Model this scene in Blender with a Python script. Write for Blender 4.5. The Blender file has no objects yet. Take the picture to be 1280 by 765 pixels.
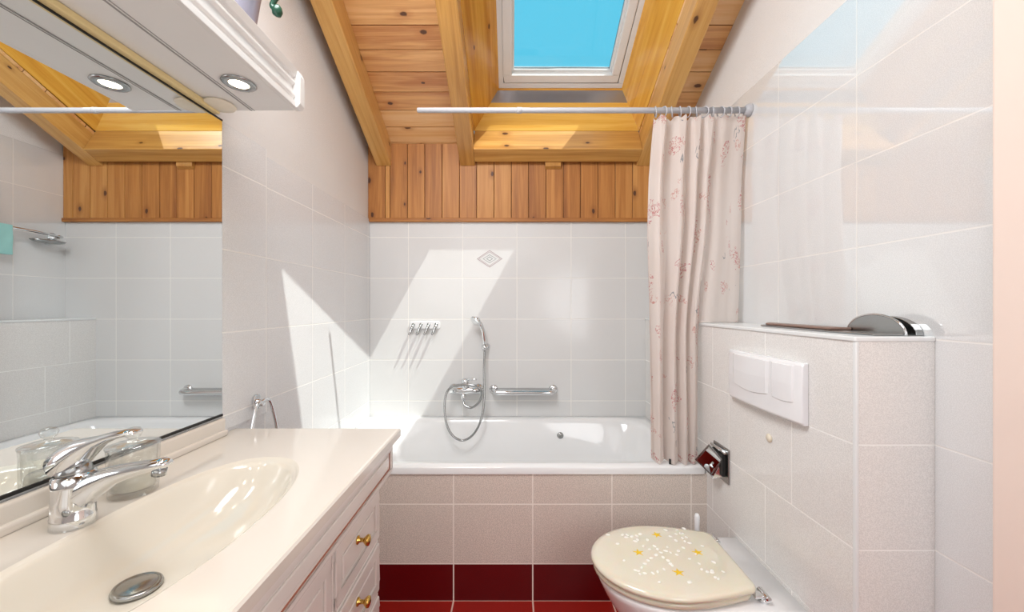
import bpy, bmesh, math, random
from mathutils import Vector, Matrix
random.seed(7)
PI = math.pi
C = bpy.context.scene.collection
scn = bpy.context.scene
H = 1.235                      # eye height
XL, XR, YB, YF = -0.87, 1.005, 2.40, -1.0
TS = 0.5                       # roof slope

# ------------------------------------------------------------------ camera
cd = bpy.data.cameras.new('camera'); cam = bpy.data.objects.new('camera', cd); C.objects.link(cam)
cam.location = (0, 0, H); cam.rotation_euler = (PI/2, 0, 0)
cd.sensor_width = 36; cd.lens = 36*490/1280; cd.clip_start = 0.02
scn.camera = cam
# ------------------------------------------------------------------ world, sun, added fill lights, exposure
w = bpy.data.worlds.new('world'); scn.world = w; w.use_nodes = True
wn = w.node_tree; bg = wn.nodes['Background']
tc = wn.nodes.new('ShaderNodeTexCoord'); sx = wn.nodes.new('ShaderNodeSeparateXYZ')
rp = wn.nodes.new('ShaderNodeValToRGB')
rp.color_ramp.elements[0].position = 0.0; rp.color_ramp.elements[0].color = (0.62, 0.80, 0.88, 1)
rp.color_ramp.elements[1].position = 0.45; rp.color_ramp.elements[1].color = (0.105, 0.53, 0.73, 1)
wn.links.new(tc.outputs['Generated'], sx.inputs[0]); wn.links.new(sx.outputs['Z'], rp.inputs[0])
wn.links.new(rp.outputs[0], bg.inputs['Color']); bg.inputs['Strength'].default_value = 1.0
sd = bpy.data.lights.new('sun', 'SUN'); sun = bpy.data.objects.new('sun', sd); C.objects.link(sun)
sun.rotation_euler = Vector((-0.28, 0.128, -0.571)).to_track_quat('-Z', 'Y').to_euler()
sd.energy = 4.6; sd.angle = 0.009; sd.color = (1, 0.965, 0.90)
def area(name, loc, target, size, energy, col):
    l = bpy.data.lights.new(name, 'AREA'); o = bpy.data.objects.new(name, l); C.objects.link(o)
    l.shape = 'DISK'; l.size = size; l.energy = energy; l.color = col; o.location = loc
    o.rotation_euler = (Vector(target) - Vector(loc)).to_track_quat('-Z', 'Y').to_euler(); return o
area('overhead_fill', (-0.42, 0.70, 2.55), (0.55, 1.25, 0.9), 0.8, 24, (0.97, 0.985, 1))  # unseen fill added high on the left, brightens the half wall face
area('right_fill', (0.78, -0.25, 1.25), (-0.35, 1.3, 0.55), 0.9, 6.5, (0.97, 0.985, 1))  # fill added from the right for vanity fronts and bath front
area('rear_fill', (-0.3, -0.85, 1.9), (0.5, 1.6, 1.0), 1.6, 7, (0.96, 0.98, 1))  # weak unseen fill added behind the camera
scn.view_settings.view_transform = 'Standard'; scn.view_settings.look = 'None'
scn.view_settings.gamma = 1; scn.view_settings.use_curve_mapping = False
scn.view_settings.exposure = 0.26

# ------------------------------------------------------------------ tags
def tag(o, label=None, cat=None, group=None, kind=None):
    if label: o['label'] = label
    if cat: o['category'] = cat
    if group: o['group'] = group
    if kind: o['kind'] = kind
    return o
def thing(name, label, cat, loc=(0, 0, 0), group=None, kind=None):
    o = bpy.data.objects.new(name, None); C.objects.link(o); o.location = loc
    o.empty_display_size = 0.05
    return tag(o, label, cat, group, kind)

# ------------------------------------------------------------------ materials
def srgb(r, g, b):
    f = lambda c: (c/255/12.92) if c/255 <= 0.04045 else ((c/255+0.055)/1.055)**2.4
    return (f(r), f(g), f(b), 1)
class NT:
    def __init__(s, name):
        s.m = bpy.data.materials.new(name); s.m.use_nodes = True
        s.t = s.m.node_tree; s.b = s.t.nodes['Principled BSDF']; s.out = s.t.nodes['Material Output']
    def n(s, typ, **kw):
        x = s.t.nodes.new(typ)
        for k, v in kw.items(): setattr(x, k, v)
        return x
    def l(s, a, b): s.t.links.new(a, b)
    def put(s, sock, v):
        if isinstance(v, (int, float, tuple)): sock.default_value = v
        else: s.l(v, sock)
    def math(s, op, a, b=0.0, c=0.0):
        x = s.n('ShaderNodeMath', operation=op)
        s.put(x.inputs[0], a); s.put(x.inputs[1], b); s.put(x.inputs[2], c); return x.outputs[0]
    def mix(s, f, a, b, typ='MIX'):
        x = s.n('ShaderNodeMix', data_type='RGBA', blend_type=typ)
        s.put(x.inputs[0], f); s.put(x.inputs[6], a); s.put(x.inputs[7], b); return x.outputs[2]
    def noise(s, vec, scale, detail=2, rough=0.5, dist=0):
        x = s.n('ShaderNodeTexNoise'); x.inputs['Scale'].default_value = scale
        x.inputs['Detail'].default_value = detail; x.inputs['Roughness'].default_value = rough
        x.inputs['Distortion'].default_value = dist
        if vec is not None: s.l(vec, x.inputs['Vector'])
        return x.outputs[0]
    def ramp(s, f, stops):
        x = s.n('ShaderNodeValToRGB'); e = x.color_ramp.elements
        while len(e) < len(stops): e.new(0.5)
        for i, (p, c) in enumerate(stops): e[i].position = p; e[i].color = c
        s.l(f, x.inputs[0]); return x.outputs[0]
    def bump(s, h, strength, dist=0.001):
        x = s.n('ShaderNodeBump'); x.inputs['Strength'].default_value = strength
        x.inputs['Distance'].default_value = dist; s.l(h, x.inputs['Height'])
        s.l(x.outputs[0], s.b.inputs['Normal']); return x
    def P(s, k, v): s.put(s.b.inputs[k], v)

def plain(name, col, rough=0.4, metal=0, spec=0.5, coat=0, noise=0.0):
    m = NT(name); 
    if noise:
        tc = m.n('ShaderNodeTexCoord'); f = m.noise(tc.outputs['Object'], 30, 3)
        c2 = tuple(min(1, c*(1-noise)) for c in col[:3]) + (1,)
        m.P('Base Color', m.mix(f, col, c2))
    else:
        tc = m.n('ShaderNodeTexCoord'); f = m.noise(tc.outputs['Object'], 8, 2)
        c2 = tuple(c*0.975 for c in col[:3]) + (1,)
        m.P('Base Color', m.mix(f, col, c2))
    m.P('Roughness', rough); m.P('Metallic', metal); m.P('Specular IOR Level', spec); m.P('Coat Weight', coat)
    m.P('Coat Roughness', 0.05)
    return m.m

def tile_mat(name, col, grout, ax, off, size, zoff=0.155, zsize=0.25, rough=0.16, gw=0.0028, speckle=0.06,
             stagger=0.0, second=None, split=None, bumpy=0.05, spscale=420):
    m = NT(name); tc = m.n('ShaderNodeTexCoord'); sp = m.n('ShaderNodeSeparateXYZ'); m.l(tc.outputs['Object'], sp.inputs[0])
    A = sp.outputs['XYZ'.index(ax[0])]; B = sp.outputs['XYZ'.index(ax[1])]
    v = m.math('DIVIDE', m.math('SUBTRACT', B, zoff), zsize)
    a = m.math('SUBTRACT', A, off)
    if stagger:
        par = m.math('MULTIPLY', m.math('MODULO', m.math('ADD', m.math('FLOOR', v), 100.0), 2.0), stagger)
        a = m.math('SUBTRACT', a, par)
    u = m.math('DIVIDE', a, size)
    def line(x, sz):
        d = m.math('ABSOLUTE', m.math('SUBTRACT', m.math('FRACT', m.math('ADD', x, 0.5)), 0.5))
        mr = m.n('ShaderNodeMapRange'); m.l(d, mr.inputs[0])
        mr.inputs[1].default_value = gw/2/sz; mr.inputs[2].default_value = (gw/2+0.0012)/sz
        mr.inputs[3].default_value = 1; mr.inputs[4].default_value = 0; return mr.outputs[0]
    g = m.math('MAXIMUM', line(u, size), line(v, zsize))
    sn = m.noise(tc.outputs['Object'], spscale, 2, 0.6); big = m.noise(tc.outputs['Object'], 5, 2)
    base = col
    if second:
        s_ = m.math('LESS_THAN', B, split); base = m.mix(s_, col, second)
    dark = m.mix(1.0, base, (1-speckle*1.8,)*3 + (1,), 'MULTIPLY')
    k = m.ramp(sn, [(0.42, (1, 1, 1, 1)), (0.60, (0, 0, 0, 1))])
    base2 = m.mix(k, base, dark)
    base3 = m.mix(m.math('MULTIPLY', big, 0.35), base2, m.mix(1.0, base2, (0.94, 0.93, 0.925, 1), 'MULTIPLY'))
    # every tile fired a touch differently
    wn_ = m.n('ShaderNodeTexWhiteNoise', noise_dimensions='2D'); cb = m.n('ShaderNodeCombineXYZ')
    m.l(m.math('FLOOR', u), cb.inputs[0]); m.l(m.math('FLOOR', v), cb.inputs[1]); m.l(cb.outputs[0], wn_.inputs['Vector'])
    base4 = m.mix(m.math('MULTIPLY', wn_.outputs['Value'], 0.5), base3, m.mix(1.0, base3, (0.965, 0.965, 0.97, 1), 'MULTIPLY'))
    m.P('Base Color', m.mix(g, base4, grout))
    m.P('Roughness', m.math('ADD', m.math('MULTIPLY', g, 0.5), rough))
    hh = m.math('SUBTRACT', m.math('MULTIPLY', sn, bumpy), g); m.bump(hh, 0.35, 0.0012)
    return m.m

def wood_mat(name, light, mid, dark, rough=0.3, knots=True, coat=0.25, kn=1.0):
    m = NT(name); uv = m.n('ShaderNodeUVMap'); uv.uv_map = 'UVMap'
    mp = m.n('ShaderNodeMapping'); m.l(uv.outputs[0], mp.inputs[0]); mp.inputs['Scale'].default_value = (1.3, 26, 1)
    g1 = m.noise(mp.outputs[0], 1.0, 3, 0.55, 0.9)
    mp2 = m.n('ShaderNodeMapping'); m.l(uv.outputs[0], mp2.inputs[0]); mp2.inputs['Scale'].default_value = (6, 220, 1)
    g2 = m.noise(mp2.outputs[0], 1.0, 3, 0.6, 0.2)
    at = m.n('ShaderNodeAttribute'); at.attribute_name = 'rnd'
    f = m.math('ADD', m.math('MULTIPLY', g1, 0.75), m.math('MULTIPLY', g2, 0.25))
    f = m.math('ADD', f, m.math('MULTIPLY', m.math('SUBTRACT', at.outputs['Fac'], 0.5), 0.30))
    c = m.ramp(f, [(0.25, light), (0.5, mid), (0.78, dark)])
    if knots:
        mp3 = m.n('ShaderNodeMapping'); m.l(uv.outputs[0], mp3.inputs[0]); mp3.inputs['Scale'].default_value = (4.2, 7.5, 1)
        vo = m.n('ShaderNodeTexVoronoi'); vo.voronoi_dimensions = '2D'; vo.inputs['Scale'].default_value = 1.0
        vo.inputs['Randomness'].default_value = 0.9; m.l(mp3.outputs[0], vo.inputs['Vector'])
        sep = m.n('ShaderNodeSeparateColor'); m.l(vo.outputs['Color'], sep.inputs[0])
        has = m.math('GREATER_THAN', sep.outputs[0], 1-0.42*kn)
        rad = m.math('ADD', m.math('MULTIPLY', sep.outputs[1], 0.045), 0.04)
        nd = m.noise(uv.outputs[0], 60, 2)
        d = m.math('ADD', vo.outputs['Distance'], m.math('MULTIPLY', m.math('SUBTRACT', nd, 0.5), 0.05))
        r_ = m.math('DIVIDE', d, rad)
        core = m.n('ShaderNodeMapRange'); m.l(r_, core.inputs[0]); core.inputs[1].default_value = 0.75; core.inputs[2].default_value = 1.15
        core.inputs[3].default_value = 1; core.inputs[4].default_value = 0
        halo = m.n('ShaderNodeMapRange'); m.l(r_, halo.inputs[0]); halo.inputs[1].default_value = 0.9; halo.inputs[2].default_value = 3.2
        halo.inputs[3].default_value = 0.6; halo.inputs[4].default_value = 0
        c = m.mix(m.math('MULTIPLY', halo.outputs[0], has), c, dark)
        c = m.mix(m.math('MULTIPLY', m.math('MULTIPLY', core.outputs[0], has), 0.9), c, srgb(66, 30, 12))
    m.P('Base Color', c); m.P('Roughness', rough); m.P('Coat Weight', coat); m.P('Coat Roughness', 0.15)
    m.bump(g2, 0.08, 0.0006)
    return m.m

M = {}
M['tile_back'] = tile_mat('grey white wall tile back', srgb(229, 229, 228), srgb(240, 238, 233), 'XZ', -0.302, 0.332)
M['tile_left'] = tile_mat('grey white wall tile left', srgb(230, 231, 232), srgb(240, 239, 236), 'YZ', 1.38, 0.33)
M['tile_right'] = tile_mat('grey white wall tile right', srgb(230, 231, 231), srgb(238, 236, 232), 'YZ', 1.143, 0.335, rough=0.03, bumpy=0.01)
for n_ in M['tile_right'].node_tree.nodes:
    if n_.type == 'BSDF_PRINCIPLED': n_.inputs['Coat Weight'].default_value = 1.0; n_.inputs['Coat IOR'].default_value = 2.3; n_.inputs['Coat Roughness'].default_value = 0.01
M['tile_ledge'] = tile_mat('cream speckled tile', srgb(241, 239, 236), srgb(247, 246, 243), 'YZ', 1.145, 0.331, stagger=0.12, speckle=0.085, spscale=430, rough=0.10)
M['tile_ledge_end'] = tile_mat('cream speckled tile end', srgb(241, 239, 236), srgb(247, 246, 243), 'XZ', 0.3, 0.9, speckle=0.085, spscale=430, rough=0.10)
M['tile_tub'] = tile_mat('beige speckled tile with red plinth row', srgb(236, 223, 212), srgb(244, 235, 226), 'XZ', -0.245, 0.332, speckle=0.16, spscale=300,
                         rough=0.3, gw=0.004, second=srgb(108, 8, 14), split=0.155)
M['tile_floor'] = tile_mat('red floor tile', srgb(158, 34, 26), srgb(214, 176, 160), 'XY', -0.245, 0.332, zoff=1.643, zsize=0.332,
                           rough=0.22, gw=0.005, speckle=0.14)
def plaster():
    m = NT('rough white plaster'); tc = m.n('ShaderNodeTexCoord')
    n = m.noise(tc.outputs['Object'], 190, 4, 0.7); b = m.noise(tc.outputs['Object'], 3, 2)
    m.P('Base Color', m.mix(b, srgb(230, 227, 224), srgb(222, 219, 216))); m.P('Roughness', 0.85); m.bump(n, 0.55, 0.004)
    return m.m
M['plaster'] = plaster()
M['rafter'] = wood_mat('varnished pine beam', srgb(226, 180, 110), srgb(206, 154, 82), srgb(170, 114, 54), 0.28, kn=0.45)
M['board'] = wood_mat('pine ceiling board', srgb(242, 200, 146), srgb(228, 174, 112), srgb(186, 120, 66), 0.34, kn=0.9)
M['panel'] = wood_mat('pine wall board', srgb(208, 150, 82), srgb(184, 122, 58), srgb(142, 84, 34), 0.5, coat=0.0, kn=0.9)
M['lining'] = wood_mat('yellow pine lining', srgb(236, 190, 96), srgb(222, 166, 68), srgb(190, 124, 42), 0.26, kn=0.7)
M['gap'] = plain('dark board gap', srgb(70, 26, 10), 0.8)
M['white_frame'] = plain('white lacquer frame', srgb(232, 234, 234), 0.25)
M['grey_seal'] = plain('dark grey seal', srgb(60, 66, 72), 0.5)
M['alu'] = plain('brushed grey metal strip', srgb(176, 180, 190), 0.3, 0.85)
M['chrome'] = plain('polished chrome', srgb(226, 228, 230), 0.06, 1.0)
M['satin'] = plain('satin steel', srgb(170, 172, 172), 0.22, 1.0)
M['brass'] = plain('brass knob', srgb(214, 176, 96), 0.14, 1.0)
M['lacquer'] = plain('white cabinet lacquer', srgb(232, 226, 220), 0.25, coat=0.3)
M['lac_cool'] = plain('white pelmet lacquer', srgb(236, 234, 231), 0.3, coat=0.2)
M['red_line'] = plain('copper coloured pinstripe', srgb(178, 104, 78), 0.45)
M['counter'] = plain('cream cast mineral top', srgb(226, 218, 208), 0.13, coat=0.5)
M['basin'] = plain('ivory basin glaze', srgb(226, 219, 206), 0.10, coat=0.5)
M['acrylic'] = plain('white bath acrylic', srgb(238, 238, 238), 0.10, coat=0.4)
M['ceramic'] = plain('white sanitary ceramic', srgb(240, 238, 238), 0.07, coat=0.6)
M['plastic'] = plain('white glossy plastic', srgb(238, 238, 240), 0.12, coat=0.4)
M['rod'] = plain('white enamelled rod', srgb(186, 186, 190), 0.28)
M['black'] = plain('black rubber', srgb(24, 24, 24), 0.5)
M['peach'] = plain('pale peach painted wood', srgb(240, 220, 208), 0.4)
M['pot'] = plain('lilac grey glazed pot', srgb(150, 148, 164), 0.25, coat=0.3)
M['leaf'] = plain('green leaf', srgb(30, 84, 62), 0.3, noise=0.5)
M['mint'] = plain('mint towel', srgb(168, 226, 222), 0.9, noise=0.1)
M['star'] = plain('yellow starfish', srgb(238, 196, 30), 0.5)
M['shell'] = plain('white shell', srgb(250, 246, 238), 0.4)
M['creamcap'] = plain('cream cover plate', srgb(236, 226, 206), 0.4)
M['painted_glow'] = plain('wall strip with warm light painted in', srgb(228, 206, 150), 0.5)  # warm light on the wall, put into the base colour
def mirror():
    m = NT('mirror silver'); m.P('Base Color', (0.86, 0.90, 0.91, 1)); m.P('Metallic', 1.0); m.P('Roughness', 0.005); return m.m
M['mirror'] = mirror()
def pane():
    m = NT('window glass'); t = m.n('ShaderNodeBsdfTransparent'); t.inputs[0].default_value = (0.95, 0.985, 0.99, 1)
    g = m.n('ShaderNodeBsdfGlossy'); g.inputs['Roughness'].default_value = 0.01
    lw = m.n('ShaderNodeFresnel'); lw.inputs[0].default_value = 1.35
    x = m.n('ShaderNodeMixShader'); m.l(lw.outputs[0], x.inputs[0]); m.l(t.outputs[0], x.inputs[1]); m.l(g.outputs[0], x.inputs[2])
    m.l(x.outputs[0], m.out.inputs[0]); return m.m
M['pane'] = pane()
def clear():
    m = NT('thin clear jar glass'); t = m.n('ShaderNodeBsdfTransparent'); t.inputs[0].default_value = (0.96, 0.97, 0.965, 1)
    g = m.n('ShaderNodeBsdfGlossy'); g.inputs['Roughness'].default_value = 0.02
    lw = m.n('ShaderNodeLayerWeight'); lw.inputs[0].default_value = 0.22
    x = m.n('ShaderNodeMixShader'); m.l(m.math('MULTIPLY_ADD', lw.outputs['Facing'], 0.75, 0.04), x.inputs[0]); m.l(t.outputs[0], x.inputs[1]); m.l(g.outputs[0], x.inputs[2])
    m.l(x.outputs[0], m.out.inputs[0]); return m.m
M['clear'] = clear()
def glass():
    m = NT('clear glass'); m.P('Base Color', (0.98, 0.99, 0.98, 1)); m.P('Transmission Weight', 1.0); m.P('Roughness', 0.0); m.P('IOR', 1.45); return m.m
M['glass'] = glass()
def emit(name, col, s):
    m = NT(name); m.P('Emission Color', col); m.P('Emission Strength', s); m.P('Base Color', col); return m.m
M['bulb'] = emit('lit halogen lens', (1, 0.88, 0.66, 1), 9)
def resin():
    m = NT('cream translucent resin'); tc = m.n('ShaderNodeTexCoord'); n = m.noise(tc.outputs['Object'], 14, 3)
    n2 = m.noise(tc.outputs['Object'], 420, 2)
    c = m.mix(n, srgb(242, 232, 206), srgb(244, 238, 224)); c = m.mix(m.math('MULTIPLY', n2, 0.25), c, srgb(215, 205, 180))
    m.P('Base Color', c); m.P('Roughness', 0.12); m.P('Coat Weight', 0.6); m.P('Transmission Weight', 0.12)
    m.P('Subsurface Weight', 0.25); m.P('Subsurface Scale', 0.01); return m.m
M['resin'] = resin()
def curtain_mat():
    m = NT('printed curtain fabric'); uv = m.n('ShaderNodeUVMap'); uv.uv_map = 'UVMap'
    sp = m.n('ShaderNodeSeparateXYZ'); m.l(uv.outputs[0], sp.inputs[0])
    def scr(scale, off, width, patch_scale, thr, sc=(1, 1, 1)):
        mp = m.n('ShaderNodeMapping'); m.l(uv.outputs[0], mp.inputs[0]); mp.inputs['Location'].default_value = off
        mp.inputs['Scale'].default_value = sc
        n = m.noise(mp.outputs[0], scale, 3, 0.6, 0.6)
        ln = m.math('LESS_THAN', m.math('ABSOLUTE', m.math('SUBTRACT', n, 0.5)), width)
        mp2 = m.n('ShaderNodeMapping'); m.l(uv.outputs[0], mp2.inputs[0]); mp2.inputs['Location'].default_value = (off[1]*3, off[0]*2, 0)
        mp2.inputs['Scale'].default_value = (1, 1, 1)
        p = m.noise(mp2.outputs[0], patch_scale, 1, 0.4)
        return m.math('MULTIPLY', ln, m.math('GREATER_THAN', p, thr))
    base = m.mix(m.noise(uv.outputs[0], 3, 2), srgb(243, 237, 233), srgb(240, 228, 221))
    red = scr(26, (3.1, 1.7, 0), 0.022, 7.5, 0.63, (1, 2.2, 1)); red2 = scr(40, (7.7, 2.3, 0), 0.02, 9, 0.67)
    gry = scr(9, (1.3, 9.1, 0), 0.02, 8, 0.69)
    c = m.mix(m.math('MULTIPLY', red, 0.75), base, srgb(200, 84, 92)); c = m.mix(m.math('MULTIPLY', red2, 0.65), c, srgb(206, 112, 96))
    c = m.mix(m.math('MULTIPLY', gry, 0.7), c, srgb(132, 140, 150))
    d = m.n('ShaderNodeBsdfDiffuse'); m.l(c, d.inputs[0]); t = m.n('ShaderNodeBsdfTranslucent'); m.l(c, t.inputs[0])
    x = m.n('ShaderNodeMixShader'); x.inputs[0].default_value = 0.5; m.l(d.outputs[0], x.inputs[1]); m.l(t.outputs[0], x.inputs[2])
    m.l(x.outputs[0], m.out.inputs[0]); return m.m
M['curtain'] = curtain_mat()

# ------------------------------------------------------------------ mesh helpers
class MB:
    def __init__(s):
        s.bm = bmesh.new(); s.uv = s.bm.loops.layers.uv.new('UVMap'); s.rn = s.bm.faces.layers.float.new('rnd')
        s.mi = 0
    def poly(s, pts, faces, grain=None, smooth=False, plank=True):
        vs = [s.bm.verts.new(p) for p in pts]; r = random.random(); ou, ov = random.random()*20, random.random()*20
        for f in faces:
            try: fc = s.bm.faces.new([vs[i] for i in f])
            except ValueError: continue
            fc[s.rn] = r; fc.material_index = s.mi; fc.smooth = smooth; fc.normal_update()
            if grain is not None:
                g = Vector(grain).normalized(); n = fc.normal; v = n.cross(g)
                if v.length < 0.3: 
                    g2 = n.orthogonal().normalized(); v = n.cross(g2)
                else: g2 = g
                v.normalize()
                for lp in fc.loops: lp[s.uv].uv = (lp.vert.co.dot(g2)+ou, lp.vert.co.dot(v)+ov)
        return vs
    def box(s, a, b, grain=None, mat=None):
        (x0, y0, z0), (x1, y1, z1) = a, b
        p = [Vector(q) for q in [(x0,y0,z0),(x1,y0,z0),(x1,y1,z0),(x0,y1,z0),(x0,y0,z1),(x1,y0,z1),(x1,y1,z1),(x0,y1,z1)]]
        if mat is not None: p = [mat @ q for q in p]
        s.poly(p, [(0,3,2,1),(4,5,6,7),(0,1,5,4),(1,2,6,5),(2,3,7,6),(3,0,4,7)], grain); return s
    def prism(s, pts, axis, a, b, grain=None):      # pts 2-D polygon in the two other axes, extruded along axis
        def P(p, t):
            return {'X': (t, p[0], p[1]), 'Y': (p[0], t, p[1]), 'Z': (p[0], p[1], t)}[axis]
        n = len(pts); v = [P(p, a) for p in pts] + [P(p, b) for p in pts]
        f = [tuple(range(n)), tuple(range(2*n-1, n-1, -1))] + [(i, (i+1) % n, n+(i+1) % n, n+i)[::-1] for i in range(n)]
        s.poly(v, f, grain); return s
    def loft(s, rings, cap0=True, cap1=True, closed=True, smooth=True):
        n = len(rings[0]); pts = [p for r in rings for p in r]; f = []
        for i in range(len(rings)-1):
            for j in range(n if closed else n-1):
                k = (j+1) % n; f.append((i*n+j, i*n+k, (i+1)*n+k, (i+1)*n+j))
        if cap0: f.append(tuple(reversed(range(n))))
        if cap1: f.append(tuple(range((len(rings)-1)*n, len(rings)*n)))
        s.poly(pts, f, None, smooth); return s
    def tube(s, path, r, seg=14, caps=True):
        path = [Vector(p) for p in path]; rs = r if isinstance(r, (list, tuple)) else [r]*len(path)
        rings = []; up = None
        for i, p in enumerate(path):
            t = (path[min(i+1, len(path)-1)] - path[max(i-1, 0)]).normalized()
            if up is None: up = t.orthogonal().normalized()
            up = (up - t*up.dot(t)).normalized(); w_ = t.cross(up)
            rings.append([p + (up*math.cos(a) + w_*math.sin(a))*rs[i] for a in [2*PI*k/seg for k in range(seg)]])
        return s.loft(rings, caps, caps)
    def lathe(s, prof, c, axis=(0, 0, 1), seg=32, caps=True):
        ax = Vector(axis).normalized(); u = ax.orthogonal().normalized(); v = ax.cross(u); c = Vector(c)
        rings = [[c + ax*h + (u*math.cos(2*PI*k/seg) + v*math.sin(2*PI*k/seg))*max(r, 1e-4) for k in range(seg)] for r, h in prof]
        return s.loft(rings, caps, caps)
    def torus(s, c, axis, R, r, seg=28, rs=8, a0=0, a1=2*PI):
        ax = Vector(axis).normalized(); u = ax.orthogonal().normalized(); v = ax.cross(u); c = Vector(c)
        full = abs(a1-a0-2*PI) < 1e-6; n = seg if full else seg+1
        rings = []
        for i in range(n + (1 if full else 0)):
            a = a0 + (a1-a0)*i/seg; d = u*math.cos(a) + v*math.sin(a)
            rings.append([c + d*(R + r*math.cos(b)) + ax*r*math.sin(b) for b in [2*PI*k/rs for k in range(rs)]])
        return s.loft(rings, not full, not full)
    def build(s, name, mats, parent=None, bevel=0, seg=2, weld=True, sub=0, label=None, auto=True):
        if weld: bmesh.ops.remove_doubles(s.bm, verts=s.bm.verts, dist=1e-6)
        bmesh.ops.recalc_face_normals(s.bm, faces=s.bm.faces)
        me = bpy.data.meshes.new(name); 
        for m in (mats if isinstance(mats, (list, tuple)) else [mats]): me.materials.append(m)
        o = bpy.data.objects.new(name, me)
        if parent is not None:
            wl = Vector((0, 0, 0)); q = parent
            while q is not None: wl += q.location; q = q.parent
            bmesh.ops.translate(s.bm, verts=s.bm.verts, vec=-wl); o.parent = parent
        s.bm.to_mesh(me); s.bm.free()
        C.objects.link(o)
        if bevel:
            b = o.modifiers.new('bevel', 'BEVEL'); b.width = bevel; b.segments = seg; b.limit_method = 'ANGLE'; b.angle_limit = 0.6
            b.harden_normals = False
        if sub:
            b = o.modifiers.new('sub', 'SUBSURF'); b.levels = sub; b.render_levels = sub
        if label: o['label'] = label
        return o
def rrect(cx, cy, w_, h_, r, n=5):
    pts = []
    for (sx_, sy_, a0) in ((1, 1, 0), (-1, 1, PI/2), (-1, -1, PI), (1, -1, 1.5*PI)):
        for i in range(n+1):
            a = a0 + PI/2*i/n; pts.append((cx + sx_*(w_/2-r) + r*math.cos(a), cy + sy_*(h_/2-r) + r*math.sin(a)))
    return pts

# ================================================================== THE ROOM
def ceil_z(y): return H + 0.985 + TS*(YB - y)      # underside of the boards
ZC0 = 0.05                                          # wall tops go a little into the boards
def wall_side(name, x0, x1):
    m = MB(); m.prism([(YF-0.1, -0.05), (YB+0.12, -0.05), (YB+0.12, ceil_z(YB+0.12)), (YF-0.1, ceil_z(YF-0.1))], 'X', x0, x1)
    return tag(m.build(name, M['plaster']), kind='structure')
wl = wall_side('wall_left', XL-0.12, XL-0.008)
wr = wall_side('wall_right', XR+0.008, XR+0.12)
m = MB(); m.box((XL-0.12, YB+0.008, -0.05), (XR+0.12, YB+0.12, ceil_z(YB)-0.0)); wb = tag(m.build('wall_back', M['plaster']), kind='structure')
m = MB(); m.box((XL-0.12, YF-0.1, -0.05), (XR+0.12, YF, ceil_z(YF))); wf = tag(m.build('wall_front', M['plaster']), kind='structure')
m = MB(); m.box((XL-0.12, YF-0.1, -0.06), (XR+0.12, YB+0.12, 0.0)); tag(m.build('floor', M['tile_floor']), kind='structure')
TT = H+0.53
m = MB(); m.box((XL-0.0081, YF, 0), (XL, YB+0.008, TT)); m.build('tile_cladding', M['tile_left'], wl, 0.0015)
m = MB(); m.box((XL, 1.172, 0.86), (XL+0.005, 1.385, H+0.553)); m.build('raised_tile_strip', M['tile_left'], wl, 0.0015)
m = MB(); m.box((XR, 0.0, 0), (XR+0.0081, YB+0.008, H+0.918)); m.build('tile_cladding', M['tile_right'], wr, 0.0015)
m = MB(); m.box((XL, YB, 0), (XR, YB+0.0081, H+0.52)); m.build('tile_cladding', M['tile_back'], wb, 0.001)

# pine boards on the top of the back wall
m = MB(); x = XL
ws = [0.150, 0.019]
m.mi = 1; m.box((XL, YB-0.0005, H+0.53), (XR, YB+0.008, ceil_z(YB)), (0, 0, 1)); m.mi = 0
i = 0; x = XL-0.008
while x < XR-0.01:
    wd = 0.1055 if i not in (1,) else 0.03
    x1 = min(x+wd, XR)
    m.box((x+0.0016, YB-0.013, H+0.535), (x1-0.0016, YB-0.0005, ceil_z(YB)+0.004), (0, 0, 1)); x = x1; i += 1
m.build('wood_panelling', [M['panel'], M['gap']], wb, 0.0014)
m = MB(); m.box((XL, YB-0.022, H+0.512), (XR, YB, H+0.535), (1, 0, 0)); m.build('bottom_batten', M['panel'], wb, 0.003)

# diamond motif fired into one wall tile
m = MB()
cx, cz = -0.137, H+0.289
def dia(m, a, b, t, y0, y1):
    pts = [(cx+a, cz), (cx, cz+b), (cx-a, cz), (cx, cz-b)]
    pin = [(cx+a-t*1.6, cz), (cx, cz+b-t*1.2), (cx-a+t*1.6, cz), (cx, cz-b+t*1.2)]
    for i in range(4):
        j = (i+1) % 4; m.prism([pts[i], pts[j], pin[j], pin[i]], 'Y', y0, y1)
dia(m, 0.078, 0.053, 0.0030, YB-0.0006, YB+0.0002)
dia(m, 0.066, 0.044, 0.0018, YB-0.0006, YB+0.0002)
m.mi = 1; dia(m, 0.042, 0.026, 0.0022, YB-0.0006, YB+0.0002); dia(m, 0.02, 0.014, 0.0028, YB-0.0006, YB+0.0002)
m.build('diamond_motif', [plain('dusty mauve print', srgb(160, 136, 140), 0.4), plain('grey print', srgb(120, 132, 134), 0.4)], wb)

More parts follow.
